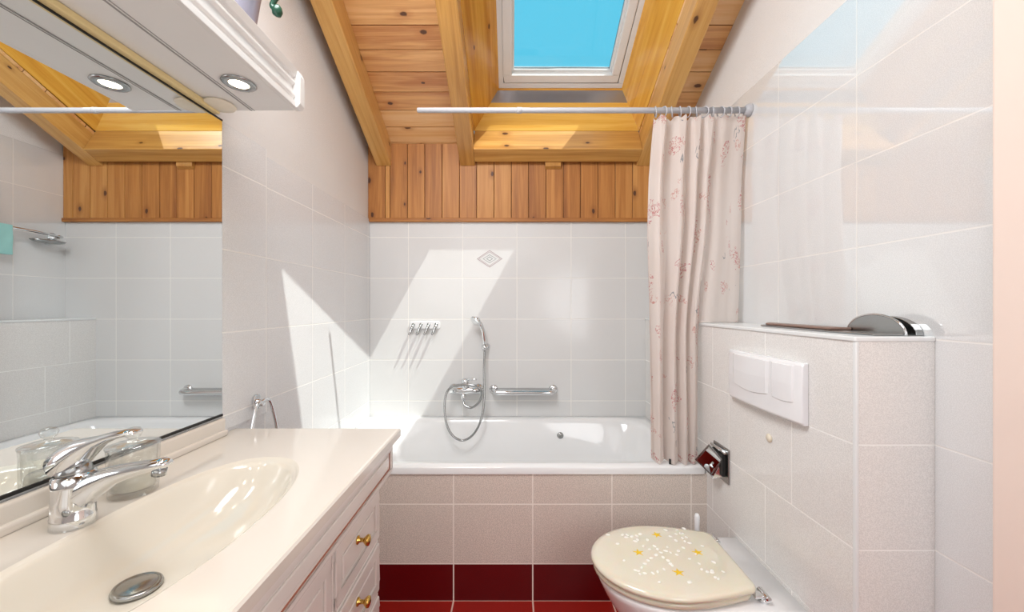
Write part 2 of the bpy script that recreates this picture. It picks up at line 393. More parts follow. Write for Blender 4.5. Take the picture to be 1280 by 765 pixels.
# ceiling boards with the opening for the roof window
sl = Vector((0, -1, TS)).normalized(); nu = Vector((0, TS, 1)).normalized()     # up the slope, outward normal
def roof(x, s_, n_): return Vector((x, YB, H+0.985)) + sl*s_ + nu*n_            # s_ metres up the slope
RX = [(-0.825, -0.735), (-0.315, -0.225), (0.757, 0.847)]
m = MB(); bw = 0.1092; s0 = 0.02-bw
S_TOP = (YB-YF)/0.8944 + 0.2; OP0, OP1 = 0.07, 1.80
k = 0; s_ = s0
while s_ < S_TOP:
    a, b = s_+0.0022, s_+bw-0.0022
    spans = [(XL-0.06, XR+0.06)] if (b < OP0 or a > OP1) else [(XL-0.06, -0.226), (0.758, XR+0.06)]
    for (xa, xb) in spans:
        p = [roof(xx, ss, nn) for nn in (0, 0.018) for (xx, ss) in ((xa, a), (xb, a), (xb, b), (xa, b))]
        m.poly(p, [(0,3,2,1),(4,5,6,7),(0,1,5,4),(1,2,6,5),(2,3,7,6),(3,0,4,7)], (1, 0, 0))
    s_ += bw
m.mi = 1
def slab(m, xa, xb, sa, sb, na, nb, g=None):
    p = [roof(xx, ss, nn) for nn in (na, nb) for (xx, ss) in ((xa, sa), (xb, sa), (xb, sb), (xa, sb))]
    m.poly(p, [(0,3,2,1),(4,5,6,7),(0,1,5,4),(1,2,6,5),(2,3,7,6),(3,0,4,7)], g)
for (xa, xb, sa, sb) in ((XL-0.12, -0.24, -0.25, S_TOP), (0.77, XR+0.12, -0.25, S_TOP), (-0.24, 0.77, OP1+0.02, S_TOP), (-0.24, 0.77, -0.25, OP0-0.04)):
    slab(m, xa, xb, sa, sb, 0.0175, 0.06)
tag(m.build('ceiling', [M['board'], M['gap']], None, 0.0025), kind='structure')

# rafters
RD = 0.125
names = ['left pine rafter running up beside the white plaster wall above the mirror',
         'middle pine rafter forming the left side of the roof window bay',
         'right pine rafter ending beside the top of the shower curtain']
for (xa, xb), lb in zip(RX, names):
    m = MB()
    pb = [Vector((0, YB-0.014, 0)), ]
    # bottom end is cut plumb against the boarded wall
    y_end = YB-0.014
    zt = lambda y: ceil_z(y); zb = lambda y: ceil_z(y) - 0.14
    yt = YF+0.02
    m.prism([(y_end, zb(y_end)), (y_end, zt(y_end)), (yt, zt(yt)), (yt, zb(yt))], 'X', xa, xb, (0, -1, TS))
    tag(m.build('rafter', M['rafter'], None, 0.004), lb, 'beam')
# header carrying the trimmed middle rafter, and the stub of that rafter below it
m = MB(); P0 = Vector((0, 2.272, H+0.909)); hd = 0.153
p = [P0, P0 - sl*0.095, P0 - sl*0.095 + nu*0.12, P0 + nu*hd]
p = [(q.y, q.z) for q in p]
m.prism(p, 'X', -0.2245, 0.7565, (1, 0, 0))
tag(m.build('header_beam', M['rafter'], None, 0.003), 'short horizontal pine beam below the roof window, sunlit on its left half', 'beam')
m = MB(); ya = YB-0.014
ye = 2.362
m.prism([(ya, ceil_z(ya)-0.160), (ya, ceil_z(ya)-0.03), (ye, ceil_z(ye)-0.03), (ye, ceil_z(ye)-0.160)], 'X', 0.20, 0.295, (0, -1, TS))
tag(m.build('rafter_stub', M['rafter'], None, 0.001), 'stub end of trimmed pine rafter under the horizontal beam', 'beam')

# roof window : lining, frame, sash and pane
win = tag(thing('window_1', None, None, (0.3, 2.3, H+1.4)), kind='structure')
WB = Vector((0, 2.36, H+1.310))                       # bottom edge line of the frame, inner face
def wp(x, s_, n_): return Vector((x, WB.y, WB.z)) + sl*s_ + nu*n_
FX0, FX1, FL = -0.082, 0.664, 1.58
def wbox(m, xa, xb, sa, sb, na, nb, g=None):
    p = [wp(xx, ss, nn) for nn in (na, nb) for (xx, ss) in ((xa, sa), (xb, sa), (xb, sb), (xa, sb))]
    m.poly(p, [(0,3,2,1),(4,5,6,7),(0,1,5,4),(1,2,6,5),(2,3,7,6),(3,0,4,7)], g)
def ring(m, xa, xb, sa, sb, wd, na, nb):
    wbox(m, xa, xb, sa, sa+wd, na, nb); wbox(m, xa, xb, sb-wd, sb, na, nb)
    wbox(m, xa, xa+wd, sa+wd, sb-wd, na, nb); wbox(m, xb-wd, xb, sa+wd, sb-wd, na, nb)
m = MB(); ring(m, FX0, FX1, 0, FL, 0.032, 0.0, 0.10); m.build('window_frame', M['white_frame'], win, 0.003)
m = MB(); ring(m, FX0+0.028, FX1-0.028, 0.028, FL-0.028, 0.008, 0.006, 0.09); m.build('seal', M['grey_seal'], win)
m = MB(); ring(m, FX0+0.036, FX1-0.036, 0.036, FL-0.036, 0.046, -0.004, 0.075)
sa_ = m.build('sash', M['white_frame'], win, 0.005)
# splayed inner reveal of the sash
m = MB(); G = 0.082; ring(m, FX0+G-0.002, FX1-G+0.002, G-0.002, FL-G+0.002, 0.014, 0.03, 0.06); m.build('glazing_bead', M['white_frame'], sa_, 0.003)
m = MB(); ring(m, FX0+G+0.008, FX1-G-0.008, G+0.008, FL-G-0.008, 0.004, 0.044, 0.054); m.build('glazing_seal', M['grey_seal'], sa_)
m = MB(); wbox(m, FX0+G+0.002, FX1-G-0.002, G+0.002, FL-G-0.002, 0.046, 0.050); m.build('glass_pane', M['pane'], sa_)
# lining boards: left, right, bottom, top (each slightly splayed)
def lining(name, p0, p1, p2, p3, out, mat, g):
    o = Vector(out)*0.02; pts = [Vector(q) for q in (p0, p1, p2, p3)]; pts += [q+o for q in pts]
    m = MB(); m.poly(pts, [(0,1,2,3),(7,6,5,4),(0,4,5,1),(1,5,6,2),(2,6,7,3),(3,7,4,0)], g); return m.build(name, mat, win)
hb = P0 + nu*hd                                             # top edge of header
hbL = Vector((-0.225, hb.y, hb.z)); hbR = Vector((0.757, hb.y, hb.z))
sT = OP1; tl = roof(-0.225, sT, 0.0); tr = roof(0.757, sT, 0.0)
a0 = wp(FX0+0.004, -0.0, 0.001); b0 = wp(FX1-0.004, -0.0, 0.001); a1 = wp(FX0+0.004, FL, 0.001); b1 = wp(FX1-0.004, FL, 0.001)
loL = roof(-0.225, 0.0, 0.0)
lining('left_lining', hbL, tl, a1, a0, (-1, 0, 0.2), M['lining'], sl)
lining('right_lining', hbR, tr, b1, b0, (1, 0, 0.2), M['lining'], sl)
mid0 = hbL.lerp(a0, 0.66); mid1 = hbR.lerp(b0, 0.66)
lining('lower_lining', hbL, hbR, mid1, mid0, (0, 1, 0), M['lining'], (1, 0, 0))
lining('metal_apron', mid0, mid1, hbR.lerp(b0, 0.95), hbL.lerp(a0, 0.95), (0, 1, 0), M['alu'], (1, 0, 0))
lining('sill_batten', hbL.lerp(a0, 0.95), hbR.lerp(b0, 0.95), b0, a0, (0, 1, 0), M['lining'], (1, 0, 0))
lining('upper_lining', tl, tr, b1, a1, (0, -1, 0), M['lining'], (1, 0, 0))
# roofing around the window so that no daylight slips past the lining
m = MB(); 
for (xa, xb, sa, sb) in ((XL-0.12, FX0+0.003, -0.3, FL+0.3), (FX1-0.003, XR+0.12, -0.3, FL+0.3), (FX0, FX1, FL-0.002, FL+0.3), (FX0, FX1, -0.3, 0.002)):
    wbox(m, xa, xb, sa, sb, 0.03, 0.09)
m.build('roof_deck', M['gap'], win)

# door in the right wall, just its frame in view
d1 = tag(thing('door_1', None, None, (XR, 0.4, 0)), kind='structure')
m = MB(); m.box((XR-0.018, 0.735, 0), (XR-0.0005, 0.808, 2.12)); m.box((XR-0.018, -0.06, 0), (XR-0.0005, 0.012, 2.12)); m.box((XR-0.018, 0.012, 2.05), (XR-0.0005, 0.735, 2.12))
m.build('door_casing', M['peach'], d1, 0.006, 3)
m = MB(); m.box((XR-0.006, 0.012, 0.01), (XR-0.0005, 0.735, 2.05)); dl = m.build('door_leaf', M['peach'], d1, 0.002)
m = MB(); m.tube([(XR-0.006, 0.68, 1.05), (XR-0.05, 0.68, 1.05), (XR-0.055, 0.67, 1.05), (XR-0.055, 0.57, 1.05)], 0.009); m.build('door_handle', M['satin'], dl)

# tiled half wall behind the toilet, running back past the foot of the bath
LX, LY0, LT = 0.817, 0.937, H-0.073
hw = m = MB(); m.box((LX, LY0, 0), (XR, YB, LT-0.012)); 
hw = tag(m.build('wall_half', M['tile_ledge']), kind='structure')
m = MB(); m.box((LX+0.002, LY0-0.006, 0), (XR, LY0+0.001, LT-0.012)); m.build('end_cladding', M['tile_ledge_end'], hw, 0.001)
m = MB(); m.box((LX-0.004, LY0-0.008, LT-0.012), (XR, YB, LT)); m.build('ledge_top', M['white_frame'], hw, 0.003)
m = MB(); m.box((LX-0.002, LY0-0.008, 0), (LX+0.006, LY0+0.002, LT-0.012)); m.build('corner_trim', M['white_frame'], hw, 0.002)

# tiled bath front with its red plinth row
m = MB(); m.box((XL, 1.643, 0), (LX, 1.675, 0.531)); tag(m.build('wall_bath_front', M['tile_tub']), kind='structure')

# ================================================================== BATH
tb = thing('bathtub', 'white built-in bathtub behind beige tiled front under the sloping roof', 'bathtub', (0, 2.02, 0))
def sup(cx, cy, a, b, n, N=56):
    out = []
    for k in range(N):
        t = 2*PI*k/N; c, s_ = math.cos(t), math.sin(t)
        out.append((cx + a*math.copysign(abs(c)**(2/n), c), cy + b*math.copysign(abs(s_)**(2/n), s_)))
    return out
tx0, tx1, ty0, ty1 = XL+0.002, LX-0.002, 1.638, YB-0.001
tcx, tcy, ta, tbb = (tx0+tx1)/2, (ty0+ty1)/2, (tx1-tx0)/2, (ty1-ty0)/2
RZ = H-0.673
R = []
def rg(a, b, n, z): R.append([(x, y, z) for x, y in sup(tcx, tcy, a, b, n)])
rg(ta, tbb, 60, RZ-0.03); rg(ta, tbb, 60, RZ-0.005); rg(ta-0.003, tbb-0.003, 60, RZ); 
rg(ta-0.055, tbb-0.052, 9, RZ+0.001); rg(ta-0.068, tbb-0.062, 7, RZ-0.006); rg(ta-0.078, tbb-0.070, 6, RZ-0.025)
rg(ta-0.12, tbb-0.095, 5, RZ-0.2); rg(ta-0.18, tbb-0.13, 4, RZ-0.36); rg(ta-0.26, tbb-0.19, 3.5, RZ-0.40); rg(ta-0.45, tbb-0.28, 3, RZ-0.405)
m = MB(); m.loft(R, False, True); m.build('tub', M['acrylic'], tb)
m = MB(); m.lathe([(0.0, 0.0), (0.017, 0.0), (0.019, 0.003), (0.015, 0.007), (0.006, 0.009), (0.0, 0.009)], (0.285, 2.318, H-0.765), (0, -1, 0.1)); m.build('overflow_cap', M['satin'], tb)

# ================================================================== SHOWER FITTINGS on the back wall
bx = lambda px, Y: (px-640)*Y/490
bz = lambda py, Y: H + (382-py)*Y/490
# mixer
mz = bz(488, 2.34); mx = bx(582, 2.36)
mt = thing('bath_mixer', 'chrome bath mixer tap on tiled wall above the bathtub', 'tap', (mx, YB, mz))
for s_ in (-1, 1):
    m = MB(); m.lathe([(0.0, 0), (0.032, 0), (0.032, 0.004), (0.024, 0.012), (0.017, 0.016), (0.017, 0.045), (0.0, 0.045)], (mx+s_*0.075, YB, mz), (0, -1, 0)); m.build('wall_rosette', M['chrome'], mt)
m = MB(); m.tube([(mx-0.094, YB-0.055, mz), (mx-0.09, YB-0.055, mz), (mx-0.04, YB-0.055, mz+0.001), (mx, YB-0.056, mz), (mx+0.04, YB-0.055, mz+0.001), (mx+0.09, YB-0.055, mz), (mx+0.094, YB-0.055, mz)],
                 [0.012, 0.019, 0.021, 0.024, 0.021, 0.019, 0.012], 20)
m.tube([(mx, YB-0.056, mz+0.01), (mx, YB-0.057, mz+0.04), (mx, YB-0.058, mz+0.044)], [0.023, 0.022, 0.018], 20)
m.tube([(mx-0.01, YB-0.058, mz-0.01), (mx-0.01, YB-0.072, mz-0.035), (mx-0.01, YB-0.075, mz-0.055)], [0.017, 0.014, 0.013], 16)
m.build('mixer_body', M['chrome'], mt)
m = MB(); m.lathe([(0.0, 0), (0.022, 0), (0.023, 0.006), (0.021, 0.02), (0.012, 0.028), (0, 0.029)], (mx, YB-0.058, mz+0.046))
m.tube([(mx, YB-0.06, mz+0.066), (mx+0.03, YB-0.085, mz+0.074), (mx+0.07, YB-0.115, mz+0.078)], [0.010, 0.007, 0.006], 12)
m.build('lever', M['chrome'], mt)
# hand shower
hx, hz = bx(606, 2.36), bz(434, 2.36)
hs = thing('hand_shower', 'chrome hand shower in its wall holder above the mixer tap', 'shower', (hx, YB, hz))
m = MB(); m.lathe([(0.0, 0), (0.019, 0), (0.019, 0.006), (0.013, 0.010), (0.010, 0.032), (0, 0.032)], (hx+0.012, YB, hz+0.003), (0, -1, 0)); 
m.tube([(hx, YB-0.042, hz-0.014), (hx-0.001, YB-0.045, hz+0.014)], [0.015, 0.018], 16); m.build('wall_holder', M['chrome'], hs)
m = MB()
path = [(hx, YB-0.04, hz-0.02), (hx-0.002, YB-0.045, hz+0.05), (hx-0.008, YB-0.055, hz+0.10), (hx-0.02, YB-0.068, hz+0.135), (hx-0.034, YB-0.08, hz+0.155)]
m.tube(path, [0.009, 0.012, 0.012, 0.013, 0.016], 16); m.build('handle', M['chrome'], hs)
m = MB(); hc = Vector((hx-0.046, YB-0.092, hz+0.165)); hdv = Vector((-0.55, -0.55, -0.62)).normalized()
m.lathe([(0.0, -0.022), (0.014, -0.02), (0.030, -0.006), (0.036, 0.004), (0.036, 0.010), (0.031, 0.013), (0.0, 0.013)], hc, hdv, 28); m.build('shower_head', M['chrome'], hs)
m = MB(); hp = []
def bez(p, n=12):
    out = []
    for i in range(len(p)-1):
        a = Vector(p[max(i-1, 0)]); b = Vector(p[i]); c = Vector(p[i+1]); d = Vector(p[min(i+2, len(p)-1)])
        for k in range(n):
            t = k/n
            out.append(0.5*((2*b) + (-a+c)*t + (2*a-5*b+4*c-d)*t*t + (-a+3*b-3*c+d)*t**3))
    out.append(Vector(p[-1])); return out
def bp(px, py, Y=2.33): return (bx(px, Y), Y, bz(py, Y))
hose = [(hx, YB-0.04, hz-0.02), bp(605, 460), bp(605, 500, 2.29), bp(601, 525, 2.25), bp(591, 543, 2.24), bp(578, 550, 2.24), bp(565, 543, 2.24), bp(557, 525, 2.25), bp(556, 500, 2.28), bp(561, 486, 2.30), bp(572, 481, 2.29), bp(590, 481, 2.28), bp(601, 487, 2.28), bp(600, 500, 2.29), bp(590, 509, 2.3), bp(581, 506, 2.31), (mx-0.01, YB-0.075, mz-0.055)]
m.tube(bez(hose), 0.0068, 10); m.build('hose', M['satin'], hs)
# grab rail
g0, g1, gz = bx(617, 2.37), bx(692, 2.37), bz(487, 2.38)
gr = thing('grab_rail', 'polished chrome grab rail on tiled wall right of the shower hose', 'rail', (g0, YB, gz))
m = MB(); m.tube(bez([(g0, YB, gz), (g0, YB-0.035, gz), (g0+0.012, YB-0.062, gz-0.004), (g0+0.04, YB-0.07, gz-0.006), (g0+0.2, YB-0.07, gz-0.006), (g1-0.04, YB-0.07, gz-0.006), (g1-0.012, YB-0.062, gz-0.004), (g1, YB-0.035, gz), (g1, YB, gz)], 8), 0.0145, 18)
m.build('rail', M['chrome'], gr)
for gx in (g0, g1):
    m = MB(); m.lathe([(0.0, 0), (0.028, 0), (0.028, 0.005), (0.018, 0.010), (0, 0.010)], (gx, YB, gz), (0, -1, 0)); m.build('flange', M['chrome'], gr)
m = MB(); m.box((g0+0.03, YB-0.064, gz+0.006), (g1-0.02, YB-0.004, gz+0.010)); m.build('soap_ledge', M['satin'], gr, 0.002)
# hook strip
k0, k1, kz = bx(512, 2.39), bx(550, 2.39), bz(406, 2.39)
hk = thing('hook_strip', 'small white strip of four chrome hooks on sunlit tiles', 'hooks', ((k0+k1)/2, YB, kz))
m = MB(); m.prism(rrect((k0+k1)/2, kz, k1-k0, 0.044, 0.012), 'Y', YB-0.008, YB); m.build('back_strip', M['plastic'], hk, 0.002)
h0 = None
for i in range(4):
    x = k0 + (i+0.5)*(k1-k0)/4
    m = MB(); m.tube([(x, YB-0.008, kz+0.004), (x, YB-0.022, kz-0.002), (x-0.006, YB-0.03, kz-0.02), (x-0.016, YB-0.038, kz-0.05), (x-0.018, YB-0.046, kz-0.054)], [0.006, 0.008, 0.008, 0.007, 0.005], 10)
    m.lathe([(0, 0), (0.009, 0), (0.010, 0.004), (0, 0.008)], (x, YB-0.008, kz+0.004), (0, -1, 0), 14)
    m.build('hook', M['satin'], hk)

# ================================================================== CURTAIN AND ROD
RY, RZr = 1.655, H+0.826
m = MB(); m.tube([(-0.40, RY, RZr), (-0.398, RY, RZr), (0.3, RY, RZr), (XR-0.02, RY, RZr)], [0.007, 0.0105, 0.0112, 0.0125], 18)
rd = thing('curtain_rod', 'white tubular shower curtain rod in front of the roof window bay', 'rod', (XR, RY, RZr))
m.build('rod_tube', M['rod'], rd)
m = MB(); m.tube([(0.02, RY, RZr), (0.0200001+0.02, RY, RZr), (0.041, RY, RZr)], [0.0125, 0.0125, 0.012], 18); m.build('joint_sleeve', M['rod'], rd)
m = MB(); m.lathe([(0, 0), (0.026, 0), (0.027, 0.006), (0.022, 0.018), (0.015, 0.024), (0, 0.024)], (XR, RY, RZr), (-1, 0, 0)); m.build('wall_flange', M['rod'], rd)
cu = thing('shower_curtain', 'white shower curtain with sketchy red print gathered at the right of the bath', 'curtain', (0.8, RY, 0.6))
NU, NV = 240, 90
CT = RZr - 0.022; CB = RZ+0.006
m = MB(); pts = []; uvs = []
def cpt(u, v):                                     # u 0..1 left to right, v 0 top..1 bottom
    folds = 6
    ph = 2*PI*(folds*u + 0.16*math.sin(11*u+0.6) + 0.05*math.sin(5*v+7*u))
    # top span narrows to a bunch lower down on the bath side of the ledge
    x0 = 0.600 - 0.018*min(1, v*3)+0.020*v*v; x1 = 0.985 - 0.030*v
    edge = 0.70                                    # this share of the cloth hangs free beside the ledge
    drop = CT + (CB-CT)*v
    fr = min(1, max(0, (v-0.28)/0.38)); fr = fr*fr*(3-2*fr)
    xw = x0 + (x1-x0)*u
    xn = x0 + (0.806-x0)*(u/edge) if u <= edge else 0.806 + (x1-0.806)*(u-edge)/(1-edge)
    x = xw*(1-fr) + xn*fr
    x += 0.008*math.sin(ph*1.0+1.3)*(0.6+0.4*v)
    if u <= edge and fr > 0.5: x = min(x, 0.811)
    A = 0.017 + 0.010*math.sin(3*u+1) + 0.006*v
    fade = 1-0.75*max(0, min(1, (u-0.62)/0.2))
    y = RY + 0.030*min(1, v*6) + A*fade*(math.sin(ph) + 0.28*math.sin(2*ph+1.1+2*v)) + 0.006*math.sin(7*v+9*u)
    y = max(y, RY-0.01)
    z = drop
    if v < 0.03: z -= (0.5-0.5*math.cos(2*PI*folds*2*u))*0.012*(1-v/0.03)
    if u > edge:
        zl = LT+0.003
        z = CT + (zl-CT)*min(1, v/0.55) if v < 0.55 else zl + 0.0006*math.sin(40*v)
        if v >= 0.55: y += 0.0
    return (x, y, z)
vs = [[m.bm.verts.new(cpt(i/NU, j/NV)) for i in range(NU+1)] for j in range(NV+1)]
for j in range(NV):
    for i in range(NU):
        if i/NU > 0.70 and j/NV > 0.56: continue
        f = m.bm.faces.new((vs[j][i], vs[j+1][i], vs[j+1][i+1], vs[j][i+1])); f.smooth = True
        for lp, (a, b) in zip(f.loops, ((i, j), (i, j+1), (i+1, j+1), (i+1, j))): lp[m.uv].uv = (a/NU*1.25, -b/NV*1.48)
m.bm.verts.ensure_lookup_table()
bmesh.ops.delete(m.bm, geom=[v for v in m.bm.verts if not v.link_faces], context='VERTS')
m.build('curtain_cloth', M['curtain'], cu, weld=False)
for i in range(11):
    x = 0.606 + i*0.0345 if i else 0.606
    tilt = random.uniform(-0.5, 0.5)
    m = MB(); m.torus((x, RY, RZr-0.007), (1, tilt, 0.1), 0.0205, 0.0024, 24, 8); m.build('curtain_ring', M['rod'], cu)
m = MB(); m.box((0.666, RY+0.004, CB-0.004), (0.686, RY+0.012, CB+0.018)); m.build('hem_weight', M['black'], cu, 0.002)

# ================================================================== TOILET
TY, SZ = 1.258, H-0.80                       # lid centre line and lid top height
to = thing('toilet', 'white wall-hung toilet bowl fixed to the tiled half wall', 'toilet', (LX, TY, SZ-0.05))
def dshape(xf, xb, hw_, z, fr=0.24, n=20, taper=0.0, cr=0.0, nb=6):
    """outline: rounded front at xf (towards -x), straight sides back to xb"""
    out = []; xc = xf + fr
    for k in range(n+1):
        a = PI/2 + PI*k/n; out.append((xc + fr*math.cos(a), TY + hw_*math.sin(a), z))
    hb_ = hw_-taper
    if cr <= 0: out += [(xc+(xb-xc)*t, TY-(hw_+(hb_-hw_)*t), z) for t in (0.33, 0.66, 1)] + [(xb, TY-hb_*0.5, z), (xb, TY, z), (xb, TY+hb_*0.5, z)] + [(xc+(xb-xc)*t, TY+(hw_+(hb_-hw_)*t), z) for t in (1, 0.66, 0.33)]
    else:
        for t in (0.3, 0.6, 0.8): out.append((xc+(xb-cr-xc)*t, TY-(hw_+(hb_-hw_)*t**1.6), z))
        for k in range(nb+1):
            a = -PI/2 + PI/2*k/nb; out.append((xb-cr + cr*math.cos(a), TY-(hb_-cr) + cr*math.sin(a), z))
        for k in range(nb+1):
            a = PI/2*k/nb; out.append((xb-cr + cr*math.cos(a), TY+(hb_-cr) + cr*math.sin(a), z))
        for t in (0.8, 0.6, 0.3): out.append((xc+(xb-cr-xc)*t, TY+(hw_+(hb_-hw_)*t**1.6), z))
    return out
CZ = SZ-0.045                                 # top of the ceramic rim
m = MB()
m.loft([dshape(0.50, LX, 0.085, 0.085, 0.10), dshape(0.44, LX, 0.115, 0.10, 0.12), dshape(0.40, LX, 0.125, 0.17, 0.14), dshape(0.345, LX, 0.145, 0.25, 0.18),
        dshape(0.30, LX, 0.165, 0.32, 0.20), dshape(0.278, LX, 0.176, 0.365, 0.21), dshape(0.272, LX, 0.180, CZ-0.008, 0.215), dshape(0.276, LX, 0.177, CZ-0.001, 0.213), dshape(0.285, LX, 0.170, CZ, 0.205)], True, True)
m.build('bowl', M['ceramic'], to)
seat = thing('toilet_seat_set', None, None); bpy.data.objects.remove(seat)
m = MB(); m.loft([dshape(0.268, 0.690, 0.172, CZ+0.002, 0.225, cr=0.03, taper=0.035), dshape(0.262, 0.694, 0.178, CZ+0.006, 0.228, cr=0.032, taper=0.035), dshape(0.262, 0.694, 0.178, CZ+0.016, 0.228, cr=0.032, taper=0.035), dshape(0.268, 0.690, 0.172, CZ+0.020, 0.225, cr=0.03, taper=0.035)])
m.build('toilet_seat', M['resin'], to, label='translucent cream resin seat ring under the lid')
L0 = CZ+0.0225
m = MB(); m.loft([dshape(0.264, 0.700, 0.176, L0, 0.228, cr=0.03, taper=0.035), dshape(0.256, 0.705, 0.183, L0+0.005, 0.232, cr=0.032, taper=0.035), dshape(0.256, 0.705, 0.183, L0+0.012, 0.232, cr=0.032, taper=0.035),
                  dshape(0.261, 0.701, 0.178, L0+0.0185, 0.23, cr=0.032, taper=0.035), dshape(0.275, 0.69, 0.166, L0+0.0215, 0.22, cr=0.03, taper=0.034), dshape(0.33, 0.65, 0.12, L0+0.0225, 0.18, cr=0.03, taper=0.02)])
lid = m.build('toilet_lid', M['resin'], to, label='cream resin lid with white shells and yellow starfish')
LZ = L0+0.0226
def on(px, py):                                # a point of the lid's top surface
    Y = (H-LZ)*490/(py-382); return ((px-640)*Y/490, Y)
rnd = random.Random(3)
zz = [(778,668),(784,668),(783,671),(790,670),(796,669),(800,667),(797,674),(772,679),(780,700),(802,655),(809,674),(832,662),(838,670),(845,667),(851,666),(853,672),(856,676),(845,675),(852,666),(858,671),(862,678),
      (846,693),(838,690),(832,688),(826,690),(820,693),(814,697),(810,700),(806,704),(802,709),(798,713),(800,717),(806,716),(794,712),(829,696),(835,700),(840,706),(838,704),(830,711),(822,714),(816,716),(854,684),(848,688),
      (862,698),(870,692),(874,704),(877,711),(884,714),(890,715),(894,721),(898,723),(904,714),(890,713),(878,682),(892,702),(824,727),(862,727),(846,662),(818,682),(812,686),(804,682),(822,686),(834,683),(794,676),(760,668),(855,660)]
for (px, py) in zz:
    x, y = on(px, py)
    if not (0.28 < x < 0.69 and abs(y-TY) < 0.155): continue
    a = rnd.uniform(0, PI); r1 = rnd.uniform(0.0058, 0.0092); r2 = r1*rnd.uniform(0.55, 0.8)
    rings = []; m = MB()
    for (q, hh) in ((1, -0.0008), (0.85, 0.0008), (0.45, 0.0016)):
        rings.append([(x + q*(r1*math.cos(t)*math.cos(a) - r2*math.sin(t)*math.sin(a)), y + q*(r1*math.cos(t)*math.sin(a) + r2*math.sin(t)*math.cos(a)), LZ+hh*0.7) for t in [2*PI*k/9 for k in range(9)]])
    m.loft(rings); m.build('shell_inlay', M['shell'], lid)
for (px, py) in ((821, 668), (798, 690), (872, 690), (848, 715)):
    x, y = on(px, py); m = MB(); a0_ = rnd.uniform(0, 1)
    out = [(x + (0.0185 if k % 2 == 0 else 0.0065)*math.cos(a0_+PI*k/5), y + (0.0185 if k % 2 == 0 else 0.0065)*math.sin(a0_+PI*k/5)) for k in range(10)]
    inn = [(x + (p[0]-x)*0.3, y+(p[1]-y)*0.3) for p in out]
    m.loft([[(p[0], p[1], LZ-0.0006) for p in out], [(p[0], p[1], LZ+0.0006) for p in out], [(p[0], p[1], LZ+0.002) for p in inn]], smooth=False)
    m.build('starfish_inlay', M['star'], lid)
for s_ in (-1, 1):
    m = MB(); y = TY+s_*0.135
    m.lathe([(0, 0), (0.014, 0), (0.014, 0.006), (0.009, 0.012), (0, 0.013)], (0.722, y, CZ), seg=18)
    m.tube([(0.722, y-0.022, CZ+0.018), (0.722, y+0.022, CZ+0.018)], 0.0085, 14)
    m.box((0.690, y-0.012, CZ+0.014), (0.724, y+0.012, CZ+0.022))
    m.build('hinge', M['chrome'], to, 0.001)
# flush plate
fp = thing('flush_plate', 'white double-button flush plate on the half wall above the toilet', 'flush plate', (LX, 1.26, H-0.243))
FY0, FY1, FZ0, FZ1 = 1.078, 1.445, H-0.332, H-0.158
m = MB(); NY = 28
rings = []
for i in range(NY+1):
    t = i/NY; y = FY0 + (FY1-FY0)*t; bul = 0.018 + 0.013*max(0, math.sin(PI*t))**0.7; z0, z1 = FZ0, FZ1
    rings.append([(LX, y, z0), (LX-bul*0.75, y, z0), (LX-bul, y, z0+0.008), (LX-bul-0.002, y, (z0+z1)/2), (LX-bul, y, z1-0.008), (LX-bul*0.75, y, z1), (LX, y, z1)])
m.loft(rings, smooth=False); m.build('plate_body', M['plastic'], fp, 0.003)
def button(name, ya, yb, z0, z1, curve):
    m = MB(); rings = []; n = 16
    for i in range(n+1):
        t = i/n; y = ya+(yb-ya)*t; T = (y-FY0)/(FY1-FY0); bul = 0.018+0.013*max(0, math.sin(PI*T))**0.7+0.0006
        lo = z0 - curve*math.sin(PI*t); e = 0.003 if 0 < i < n else 0
        rings.append([(LX-bul+0.004, y, lo), (LX-bul-e, y, lo+0.003), (LX-bul-e-0.0015, y, (lo+z1)/2), (LX-bul-e, y, z1-0.003), (LX-bul+0.004, y, z1)])
    m.loft(rings, smooth=False); return m.build(name, M['plastic'], fp, 0.001)
button('flush_button', 1.200, 1.405, H-0.272, H-0.166, 0.012)
button('flush_button', 1.104, 1.190, H-0.274, H-0.166, 0.005)
# small round cap under the plate
m = MB(); m.lathe([(0, 0), (0.0125, 0), (0.0135, 0.003), (0.010, 0.006), (0, 0.0065)], (LX, 1.243, H-0.4186), (-1, 0, 0), 20)
tag(m.build('wall_plug', M['creamcap']), 'tiny round cream cap on the half wall below the flush plate', 'plug')
# paper holder
ph = thing('paper_holder', 'chrome toilet paper holder with tilted lid on the half wall corner', 'paper holder', (LX, 1.52, H-0.6))
m = MB(); m.box((LX-0.006, 1.468, H-0.672), (LX, 1.580, H-0.540)); m.build('back_plate', M['satin'], ph, 0.002)
def ray(px, py, c, n):
    d = Vector(((px-640)/490, 1, (382-py)/490)); n = Vector(n); t = (Vector(c)-Vector((0, 0, H))).dot(n)/d.dot(n); return Vector((0, 0, H))+d*t
pc, pn = (0.768, 1.52, H-0.60), Vector((-0.51, -0.745, -0.425)).normalized()
q = [ray(886, 555, pc, pn), ray(868.5, 574, pc, pn), ray(889, 594, pc, pn), ray(903.5, 574.5, pc, pn)]
def plate(name, q, th, mat, parent, bev=0.001, s_=1.0, off=0.0):
    c = sum(q, Vector())/4; n = (q[1]-q[0]).cross(q[2]-q[0]).normalized()
    if n.dot(pn) < 0: n = -n
    q = [c+(p-c)*s_ + n*off for p in q]; m = MB(); m.poly(q+[p-n*th for p in q], [(0,1,2,3),(7,6,5,4),(0,4,5,1),(1,5,6,2),(2,6,7,3),(3,7,4,0)]); return m.build(name, mat, parent, bev)
cv = plate('cover', q, 0.004, M['satin'], ph); plate('cover_face', q, 0.002, M['mirror'], cv, 0.0005, 0.86, 0.0015)
